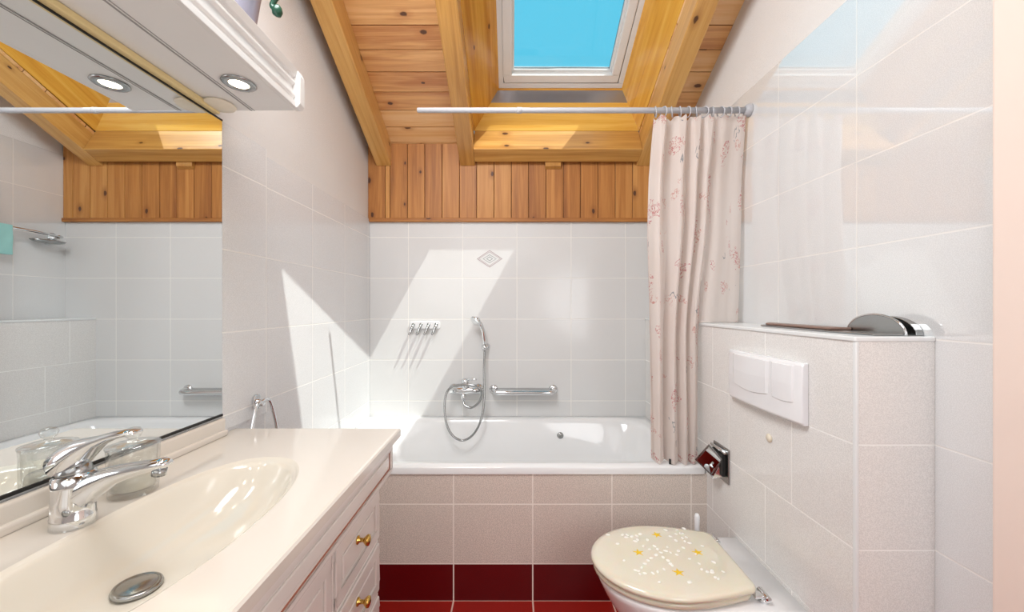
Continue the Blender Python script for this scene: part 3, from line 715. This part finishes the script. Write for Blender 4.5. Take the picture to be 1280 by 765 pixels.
m = MB(); e = [q[2]+Vector((0.001, 0.004, -0.001)), q[3]+Vector((0.001, 0.004, 0)), Vector((LX-0.006, 1.50, H-0.585)), Vector((LX-0.006, 1.50, H-0.655)), Vector((0.775, 1.515, H-0.665))]
e2 = [p+Vector((0, 0.003, 0)) for p in e]; m.poly(e+e2, [(0,1,2,3,4),(9,8,7,6,5)]+[(i, (i+1) % 5, 5+(i+1) % 5, 5+i) for i in range(5)]); m.build('side_cheek', M['chrome'], ph, 0.0005)
m = MB(); m.tube([(LX-0.012, 1.478, H-0.555), (LX-0.012, 1.582, H-0.555)], 0.007, 12); m.build('hinge_bar', M['chrome'], ph)
m = MB(); m.tube([(LX-0.006, 1.555, H-0.62), (0.772, 1.555, H-0.62), (0.772, 1.51, H-0.62)], 0.004, 10); m.build('roll_arm', M['chrome'], ph)
m = MB(); m.box((LX-0.02, 1.485, H-0.648), (LX-0.006, 1.573, H-0.565)); m.build('dark_recess', M['black'], ph, 0.002)
# toilet brush
tbx, tby = 0.708, 1.50
br = thing('toilet_brush', 'white toilet brush handle standing behind the toilet by the bath', 'brush', (tbx, tby, 0))
m = MB(); m.lathe([(0.0, 0.001), (0.045, 0.001), (0.047, 0.01), (0.040, 0.10), (0.036, 0.15), (0.030, 0.152), (0.030, 0.05), (0, 0.05)], (tbx, tby, 0)); m.build('brush_pot', M['plastic'], br)
m = MB(); m.tube([(tbx, tby, 0.06), (tbx, tby, 0.2), (tbx, tby, 0.32), (tbx, tby, 0.38), (tbx, tby, 0.43), (tbx, tby, 0.44)], [0.006, 0.006, 0.007, 0.009, 0.010, 0.006], 14); m.build('handle', M['plastic'], br)
# metal item on the ledge
ms = thing('metal_shelf', 'low steel shelf with half-round end plate lying on the half wall', 'shelf', (0.97, 1.1, LT))
m = MB(); NS = 20
arc = [(1.035 + 0.083*math.cos(PI*k/NS), LT+0.001+0.050*math.sin(PI*k/NS)) for k in range(NS+1)]
m.prism(arc, 'X', 0.955, 0.959); m.build('half_round_plate', M['satin'], ms, 0.0008)
m = MB(); m.tube([(0.957, y, z) for y, z in arc], 0.003, 10); m.build('rim', M['chrome'], ms)
m = MB(); arc2 = [(1.035 + 0.080*math.cos(PI*k/NS), LT+0.001+0.046*math.sin(PI*k/NS)) for k in range(NS+1)]
m.prism(arc2, 'X', 0.985, 1.004); m.build('wall_bracket', M['satin'], ms, 0.001)
m = MB(); m.prism([(0.885, 0.96), (0.875, 1.10), (0.90, 1.42), (0.935, 1.46), (0.955, 1.46), (0.955, 0.955)], 'Z', LT+0.001, LT+0.005); m.build('flat_blade', M['satin'], ms, 0.001)
m = MB(); m.prism([(0.89, 1.10), (0.905, 1.40), (0.94, 1.44), (0.954, 1.44), (0.954, 1.10)], 'Z', LT+0.0055, LT+0.013); m.build('brown_inlay', plain('grey brown inlay', srgb(136, 108, 96), 0.35), ms, 0.003)

# towel ring and towel on the right wall (seen in the mirror)
tr_ = thing('towel_bar', 'chrome swivel towel bar on the wall, seen in the mirror', 'towel bar', (XR, 2.33, H+0.41))
m = MB(); m.lathe([(0, 0), (0.024, 0), (0.024, 0.006), (0.012, 0.012), (0.010, 0.05), (0, 0.05)], (XR, 2.33, H+0.41), (-1, 0, 0)); m.build('wall_mount', M['chrome'], tr_)
m = MB(); m.tube([(XR-0.045, 2.345, H+0.41), (XR-0.05, 2.2, H+0.42), (XR-0.055, 1.98, H+0.425)], 0.007, 12); m.build('bar', M['chrome'], tr_)
sd_ = thing('soap_dish', 'oval chrome soap dish on the wall, seen in the mirror', 'soap dish', (XR, 2.27, H+0.365))
m = MB(); m.loft([[(x, y, H+0.362+dz) for x, y in [(XR-0.055+0.045*q*math.cos(t), 2.265+0.085*q*math.sin(t)) for t in [2*PI*k/28 for k in range(28)]]] for q, dz in ((0.6, 0), (0.9, 0.006), (1, 0.016), (0.95, 0.016), (0.85, 0.009), (0.55, 0.004))]); m.build('dish', M['satin'], sd_)
m = MB(); m.tube([(XR, 2.3, H+0.37), (XR-0.02, 2.3, H+0.37)], 0.012, 12); m.build('wall_mount', M['chrome'], sd_)
tw = MB(); rr = []
for i in range(13):
    t = i/12; zz_ = H+0.434 - 0.16*t
    rr.append([(XR-0.056-0.011+0.002*math.sin(9*t+k), 2.0+0.014*k, zz_) for k in range(8)] + [(XR-0.056+0.011, 2.0+0.014*k, zz_) for k in range(7, -1, -1)])
tw.loft(rr); tag(tw.build('hand_towel', M['mint'], None, 0.004), 'mint green towel hanging from a chrome bar, seen in the mirror', 'towel')

# ================================================================== VANITY
CTZ = H-0.385; VY1, VY0 = 1.240, -0.12; CX1 = -0.352
va = thing('vanity_cabinet', 'white panelled vanity cabinet with brass knobs under the cream basin top', 'cabinet', (-0.6, 0.55, 0))
BX, AX = -0.412, -0.372                         # body front, apron front
AZ0, AZ1 = H-0.543, CTZ-0.031
m = MB(); m.box((XL+0.001, VY0, 0.06), (BX-0.021, VY1-0.03, 0.08)); m.box((XL+0.001, VY1-0.048, 0.08), (BX-0.021, VY1-0.03, AZ0)); m.box((XL+0.001, VY0, 0.08), (BX-0.021, VY0+0.018, AZ0)); m.box((XL+0.001, VY0+0.018, 0.08), (XL+0.012, VY1-0.048, AZ0)); m.box((XL+0.001, VY0, 0.0), (BX-0.07, VY1-0.04, 0.06)); m.build('carcass', M['lacquer'], va, 0.002)
# apron, stepped moulding with pinstripes
m = MB(); 
for (xe, ye_, z0_, z1_) in ((AX, VY1-0.014, AZ0+0.03, AZ1-0.0005), (AX-0.012, VY1-0.020, AZ0+0.008, AZ0+0.03), (AX-0.024, VY1-0.024, AZ0-0.008, AZ0+0.008)):
    m.prism([(XL+0.001, ye_), (XL+0.001, ye_-0.04), (-0.425, ye_-0.04), (-0.425, VY0), (xe, VY0), (xe, ye_)], 'Z', z0_, z1_)
m.mi = 0
ap = m.build('apron', M['lacquer'], va, 0.004, 3)
def frame_x(m, x0, x1, ya, yb, za, zb, wd):      # raised frame on a face looking to +x
    m.box((x0, ya, za), (x1, yb, za+wd)); m.box((x0, ya, zb-wd), (x1, yb, zb)); m.box((x0, ya, za+wd), (x1, ya+wd, zb-wd)); m.box((x0, yb-wd, za+wd), (x1, yb, zb-wd))
az0, az1 = AZ0+0.036, AZ1-0.008
m = MB(); frame_x(m, AX-0.001, AX+0.006, VY0+0.05, VY1-0.040, az0, az1, 0.012); m.build('apron_moulding', M['lacquer'], ap, 0.003, 3)
m = MB(); frame_x(m, AX-0.001, AX+0.0022, VY0+0.047, VY1-0.037, az0-0.003, az1+0.003, 0.0032); m.build('pinstripe', M['red_line'], ap)
m = MB(); frame_x(m, AX-0.001, AX+0.0015, VY0+0.0625, VY1-0.0525, az0+0.0125, az1-0.0125, 0.003); m.build('pinstripe', M['red_line'], ap)
m = MB(); m.box((AX-0.002, VY0+0.075, az0+0.026), (AX+0.004, VY1-0.065, az1-0.026)); m.build('raised_field', M['lacquer'], ap, 0.004, 3)
def front(name, ya, yb, za, zb):
    f = MB(); f.box((BX-0.020, ya, za), (BX, yb, zb)); o = f.build(name, M['lacquer'], va, 0.003, 3)
    f = MB(); frame_x(f, BX-0.001, BX+0.006, ya+0.006, yb-0.006, za+0.006, zb-0.006, 0.030); f.build('panel_frame', M['lacquer'], o, 0.004, 3)
    f = MB(); f.box((BX-0.002, ya+0.050, za+0.050), (BX+0.004, yb-0.050, zb-0.050)) if zb-za > 0.13 else f.box((BX-0.002, ya+0.05, za+0.046), (BX+0.003, yb-0.05, zb-0.046))
    f.build('raised_field', M['lacquer'], o, 0.0035, 3)
    return o
def knob(parent, y, z):
    f = MB(); f.lathe([(0, 0), (0.011, 0), (0.011, 0.003), (0.006, 0.006), (0.005, 0.016), (0.010, 0.021), (0.0145, 0.026), (0.0135, 0.031), (0.006, 0.034), (0, 0.0345)], (BX+0.004, y, z), (1, 0, 0), 22)
    return f.build('knob', M['brass'], parent)
zt_ = AZ0-0.012
for (za, zb) in ((zt_-0.158, zt_), (zt_-0.320, zt_-0.164), (zt_-0.60, zt_-0.326)):
    o = front('drawer', 0.900, VY1-0.032, za, zb); knob(o, 1.035, (za+zb)/2+0.016)
for (ya, yb) in ((0.48, 0.890), (0.06, 0.470), (VY0+0.003, 0.054)):
    o = front('door', ya, yb, zt_-0.60, zt_)
    if yb-ya > 0.3: knob(o, (yb-0.045 if ya < 0.3 else ya+0.045), zt_-0.3)

# basin top: slab with an oval bowl sunk in it
bt = thing('washbasin', 'cream vanity top with sunken oval basin beside the mirror', 'washbasin', (-0.6, 0.69, CTZ))
BCX, BCY = -0.608, 0.685
def oval(k, q, dz, N=72):
    t = 2*PI*k/N; c, s_ = math.cos(t), math.sin(t)
    a = 0.146 if c > 0 else 0.130; n = 2.15 if c > 0 else 2.5
    return (BCX + q*a*math.copysign(abs(c)**(2/n), c), BCY + q*0.298*math.copysign(abs(s_)**(2/n), s_), CTZ+dz)
N = 72
def rectring(z, x0, x1, y0, y1):
    out = []
    for k in range(N):
        t = 2*PI*k/N; c, s_ = math.cos(t), math.sin(t)
        sxs = [((x1-BCX)/c if c > 1e-9 else (x0-BCX)/c) if abs(c) > 1e-9 else 1e9, ((y1-BCY)/s_ if s_ > 1e-9 else (y0-BCY)/s_) if abs(s_) > 1e-9 else 1e9]
        q = min(sxs); x, y = BCX+q*c, BCY+q*s_
        out.append([x, y, z])
    for (cx_, cy_) in ((x0, y0), (x0, y1), (x1, y0), (x1, y1)):          # snap the nearest ring vertex to each corner
        k = min(range(N), key=lambda i: (out[i][0]-cx_)**2 + (out[i][1]-cy_)**2); out[k] = [cx_, cy_, z]
    return [tuple(p) for p in out]
CXL = XL+0.001
m = MB()
m.loft([rectring(CTZ-0.030, CXL, CX1-0.004, VY0, VY1-0.004), rectring(CTZ-0.026, CXL, CX1, VY0, VY1), rectring(CTZ-0.006, CXL, CX1, VY0, VY1), rectring(CTZ-0.0015, CXL, CX1-0.003, VY0, VY1-0.003), rectring(CTZ, CXL, CX1-0.008, VY0, VY1-0.008)], False, False, smooth=False)
top_in = [oval(k, 1.06, 0.0) for k in range(N)]
m.loft([rectring(CTZ, CXL, CX1-0.008, VY0, VY1-0.008), top_in], False, False, smooth=False)
m.mi = 0
tp = m.build('worktop', M['counter'], bt)
m = MB(); prof = [(1.06, 0.0), (1.045, -0.0006), (1.03, -0.003), (1.015, -0.0045), (0.99, -0.006), (0.965, -0.012), (0.93, -0.026), (0.87, -0.046), (0.78, -0.066), (0.66, -0.084), (0.5, -0.096), (0.33, -0.103), (0.16, -0.106)]
DRX, DRY = -0.648, 0.678
rings = []
for q, dz in prof:
    f = max(0, 1-q)**1.5; rings.append([(x+(DRX-BCX)*f, y+(DRY-BCY)*f, z) for x, y, z in [oval(k, q, dz) for k in range(N)]])
m.loft(rings, False, True); m.build('bowl', M['basin'], bt, label='ivory oval bowl')
m = MB(); m.lathe([(0, 0), (0.033, 0), (0.035, 0.003), (0.033, 0.007), (0.029, 0.008), (0.028, 0.0068), (0.026, 0.008), (0.0, 0.009)], (DRX, DRY, CTZ-0.1035), (0.06, 0, 1), 36); m.build('drain_plug', M['satin'], bt)
m = MB(); m.box((CXL, VY0, CTZ-0.001), (XL+0.016, 1.172, CTZ+0.052)); m.box((CXL, VY0, CTZ-0.001), (XL+0.024, 1.172, CTZ+0.018)); m.build('backsplash', M['counter'], bt, 0.006, 3)

# basin mixer tap
fx, fy = -0.772, 0.690
fa = thing('basin_mixer', 'chrome single-lever basin mixer tap on the cream vanity top', 'tap', (fx, fy, CTZ))
m = MB(); 
def er(cx_, z, rx, ry, tl=0.0, n=24): return [(cx_+rx*math.cos(2*PI*k/n), fy+ry*math.sin(2*PI*k/n), z+tl*rx*math.cos(2*PI*k/n)) for k in range(n)]
m.loft([er(fx, CTZ+0.0005, 0.031, 0.029), er(fx, CTZ+0.018, 0.0305, 0.0285), er(fx, CTZ+0.020, 0.0295, 0.0275), er(fx, CTZ+0.045, 0.0295, 0.027), er(fx+0.001, CTZ+0.07, 0.030, 0.027, 0.05), er(fx+0.001, CTZ+0.090, 0.030, 0.027, 0.15)])
body = m.build('tap_body', M['chrome'], fa)
m = MB(); sp_ = [(fx-0.002, 0.050, 0.030, 0.022), (fx+0.022, 0.060, 0.026, 0.021), (fx+0.045, 0.075, 0.021, 0.019), (fx+0.075, 0.089, 0.015, 0.0175), (fx+0.11, 0.0985, 0.0115, 0.0165), (fx+0.14, 0.1045, 0.0095, 0.0155), (fx+0.160, 0.109, 0.009, 0.014), (fx+0.168, 0.110, 0.005, 0.009)]
m.loft([[(x_+hh*0.35*-math.sin(t), fy+ww*math.cos(t), CTZ+zc+hh*math.sin(t)) for t in [2*PI*k/20 for k in range(20)]] for (x_, zc, hh, ww) in sp_]); m.build('spout', M['chrome'], fa)
m = MB(); m.tube([(fx+0.152, fy, CTZ+0.099), (fx+0.150, fy, CTZ+0.088)], [0.011, 0.0105], 16); m.build('aerator', M['satin'], fa)
m = MB(); lv = [(fx-0.030, 0.098, 0.010, 0.017), (fx-0.022, 0.106, 0.022, 0.026), (fx, 0.118, 0.025, 0.0275), (fx+0.022, 0.134, 0.018, 0.025), (fx+0.045, 0.147, 0.009, 0.020), (fx+0.07, 0.157, 0.0065, 0.0175), (fx+0.098, 0.163, 0.0055, 0.015), (fx+0.114, 0.164, 0.003, 0.010)]
m.loft([[(x_-hh*0.4*math.sin(t), fy+ww*math.cos(t), CTZ+zc+hh*math.sin(t)) for t in [2*PI*k/20 for k in range(20)]] for (x_, zc, hh, ww) in lv]); m.build('lever', M['chrome'], fa)
m = MB(); m.loft([er(fx+0.001, CTZ+0.088, 0.0265, 0.023, 0.15), er(fx+0.001, CTZ+0.095, 0.025, 0.022, 0.2), er(fx, CTZ+0.108, 0.02, 0.02, 0.3)]); m.build('cartridge_cap', M['satin'], fa)
m = MB(); m.lathe([(0, 0), (0.006, 0), (0.006, 0.002), (0, 0.0025)], (fx+0.013, fy-0.0225, CTZ+0.032), (0.3, -1, 0), 14); m.build('screw_cap', M['satin'], fa)

# glass jar with lid
gx, gy = -0.778, 0.806
gj = thing('glass_jar', 'clear glass jar with ball-topped lid standing behind the basin tap', 'jar', (gx, gy, CTZ))
m = MB(); m.lathe([(0.0, 0.001), (0.036, 0.001), (0.039, 0.004), (0.040, 0.02), (0.0415, 0.095), (0.0425, 0.098), (0.0395, 0.098), (0.0375, 0.09), (0.036, 0.014), (0.0, 0.012)], (gx, gy, CTZ), seg=40); m.build('jar_body', M['clear'], gj)
m = MB(); m.lathe([(0.0, 0.0985), (0.043, 0.0985), (0.043, 0.102), (0.030, 0.106), (0.008, 0.109), (0.007, 0.113), (0.012, 0.118), (0.0145, 0.126), (0.011, 0.134), (0.0, 0.137)], (gx, gy, CTZ), seg=40); m.build('jar_lid', M['clear'], gj)
m = MB(); m.lathe([(0.0, 0.0125), (0.034, 0.0148), (0.0345, 0.04), (0.03, 0.046), (0.0, 0.048)], (gx, gy, CTZ), seg=32); m.build('cotton_pads', M['basin'], gj)

# towel ring on the left wall above the worktop end
ry_, rz_ = 1.318, bz(504, 1.30)
rg_ = thing('towel_ring', 'chrome triangular towel ring on left wall tiles beyond the worktop', 'towel ring', (XL, ry_, rz_))
m = MB(); m.prism(rrect(ry_, rz_+0.002, 0.034, 0.052, 0.015), 'X', XL+0.0055, XL+0.016); m.tube([(XL+0.012, ry_, rz_), (XL+0.036, ry_, rz_-0.004)], [0.013, 0.010], 16); m.build('wall_mount', M['chrome'], rg_, 0.003, 3)
m = MB(); X_ = XL+0.034
pts_ = [(X_, ry_-0.012, rz_+0.004), (X_, ry_+0.012, rz_+0.006), (X_, ry_+0.038, rz_-0.008), (X_, ry_+0.072, rz_-0.10), (X_, ry_+0.070, rz_-0.135), (X_, ry_+0.045, rz_-0.150), (X_, ry_, rz_-0.152), (X_, ry_-0.045, rz_-0.150), (X_, ry_-0.072, rz_-0.135), (X_, ry_-0.070, rz_-0.10), (X_, ry_-0.038, rz_-0.008), (X_, ry_-0.012, rz_+0.004)]
m.tube(bez(pts_, 6), 0.0055, 12, False); m.build('ring', M['chrome'], rg_)

# mirror
mi = thing('wall_mirror', 'large frameless mirror on the left wall above the vanity top', 'mirror', (XL, 0.5, 1.35))
MZ0, MZ1, MY0, MY1 = H-0.322, H+0.552, VY0, 1.170
m = MB(); m.box((XL+0.0005, MY0, MZ0), (XL+0.005, MY1, MZ1)); m.build('mirror_glass', M['mirror'], mi, 0.0006)
m = MB(); m.box((XL+0.0005, MY0, MZ0-0.006), (XL+0.0075, MY1, MZ0+0.0005)); m.build('bottom_seal', M['black'], mi)
m = MB(); m.box((XL+0.0005, MY0, MZ1-0.0005), (XL+0.0065, MY1, MZ1+0.004)); m.build('top_seal', M['black'], mi)

# pelmet with spots over the mirror
PZ0, PZ1, PX, PY1 = H+0.572, H+0.680, -0.622, 1.150
pe = thing('light_pelmet', 'white moulded light pelmet with recessed spots over the mirror', 'light fitting', (-0.75, 0.5, PZ0))
m = MB(); m.box((XL-0.0075, VY0, PZ0), (PX-0.012, PY1-0.002, PZ1-0.01)); m.build('underside_box', M['lac_cool'], pe, 0.001)
m = MB(); m.box((XL+0.0002, VY0, MZ1+0.0045), (XL+0.022, PY1-0.01, PZ0-0.0005)); m.build('painted_lit_wall', M['painted_glow'], pe, 0.003)  # added strip over the wall gap, its yellow paints the warm light there
m = MB(); m.box((-0.764, VY0, PZ0-0.0012), (-0.760, PY1-0.002, PZ0)); m.box((-0.755, VY0, PZ0-0.0008), (-0.7525, PY1-0.002, PZ0)); m.build('panel_joint', plain('soft grey joint', srgb(160, 158, 156), 0.6), pe)
m = MB()
prof = [(PX-0.012, PZ0), (PX, PZ0), (PX, PZ0+0.016), (PX-0.006, PZ0+0.020), (PX-0.006, PZ0+0.026), (PX-0.001, PZ0+0.030), (PX-0.001, PZ0+0.036), (PX-0.009, PZ0+0.042), (PX-0.009, PZ0+0.062), (PX-0.002, PZ0+0.068), (PX-0.002, PZ0+0.074),
        (PX-0.007, PZ0+0.080), (PX-0.007, PZ0+0.084), (PX, PZ0+0.088), (PX+0.006, PZ1), (PX-0.012, PZ1)]
m.prism(prof, 'Y', VY0, PY1-0.022); m.build('cornice', M['lac_cool'], pe, 0.0012)
m = MB(); m.prism([(PX-0.012, PZ0), (PX+0.004, PZ0), (PX+0.012, PZ0+0.010), (PX+0.012, PZ1-0.018), (PX+0.004, PZ1), (PX-0.012, PZ1)], 'Y', PY1-0.022, PY1+0.004); m.build('end_block', M['lac_cool'], pe, 0.002)
m = MB(); m.lathe([(0, 0), (0.036, 0), (0.040, -0.004), (0.036, -0.009), (0, -0.011)], (-0.826, 1.108, PZ0-0.0002), seg=32); m.build('cover_disc', M['creamcap'], pe)
for sy in (1.005, 0.45, 0.02):
    m = MB(); m.lathe([(0.022, 0.0), (0.0385, 0.0), (0.0395, -0.002), (0.036, -0.005), (0.024, -0.0055), (0.0215, -0.001), (0.022, 0.0)], (-0.700, sy, PZ0-0.0002), seg=36, caps=False); sp1 = m.build('spot_bezel', M['satin'], pe)
    m = MB(); m.lathe([(0, -0.0008), (0.0215, -0.0008), (0.0205, -0.0035), (0.012, -0.0055), (0, -0.006)], (-0.700, sy, PZ0-0.0002), seg=28); m.build('lamp_lens', M['bulb'], sp1)
    l = bpy.data.lights.new('spot_light', 'SPOT'); lo = bpy.data.objects.new('spot_light', l); C.objects.link(lo); l.energy = 1.6; l.spot_size = 2.0; l.spot_blend = 0.8
    l.color = (1, 0.84, 0.62); l.shadow_soft_size = 0.02; lo.location = (-0.700, sy, PZ0-0.012)
# pot with plant on the pelmet
pt = thing('plant_pot', 'lilac grey pot with curling green tendril standing on the light pelmet', 'plant pot', (-0.735, 0.985, PZ1))
m = MB(); m.lathe([(0, 0), (0.060, 0), (0.064, 0.006), (0.078, 0.06), (0.088, 0.13), (0.094, 0.16), (0.096, 0.175), (0.088, 0.175), (0.082, 0.15), (0, 0.145)], (-0.735, 0.985, PZ1-0.0095), seg=44); m.build('pot', M['pot'], pt)
m = MB(); m.tube(bez([(-0.70, 1.0, PZ1+0.13), (-0.66, 1.01, PZ1+0.21), (-0.612, 1.02, PZ1+0.20), (-0.605, 1.02, PZ1+0.14), (-0.618, 1.02, PZ1+0.115), (-0.624, 1.02, PZ1+0.10), (-0.613, 1.02, PZ1+0.090)], 6), 0.0065, 10)
m.lathe([(0, 0), (0.010, 0.004), (0.013, 0.014), (0.010, 0.024), (0.004, 0.030), (0, 0.031)], (-0.613, 1.02, PZ1+0.073), (0.15, 0, 1), 16)
m.build('tendril', M['leaf'], pt)
for k in range(5):
    a = 0.6+1.25*k; c = Vector((-0.735, 0.985, PZ1+0.13)); d = Vector((math.cos(a), math.sin(a), 0)); m = MB(); rr = []
    for i in range(9):
        t = i/8; p = c + d*(0.02+0.07*t) + Vector((0, 0, 0.11*math.sin(1.9*t))); wv = 0.022*math.sin(PI*min(1, t*0.92+0.06)); s2 = Vector((-d.y, d.x, 0))
        rr.append([p+s2*wv, p+Vector((0, 0, -0.004)), p-s2*wv, p+Vector((0, 0, 0.002))])
    m.loft(rr); m.build('leaf', M['leaf'], pt)
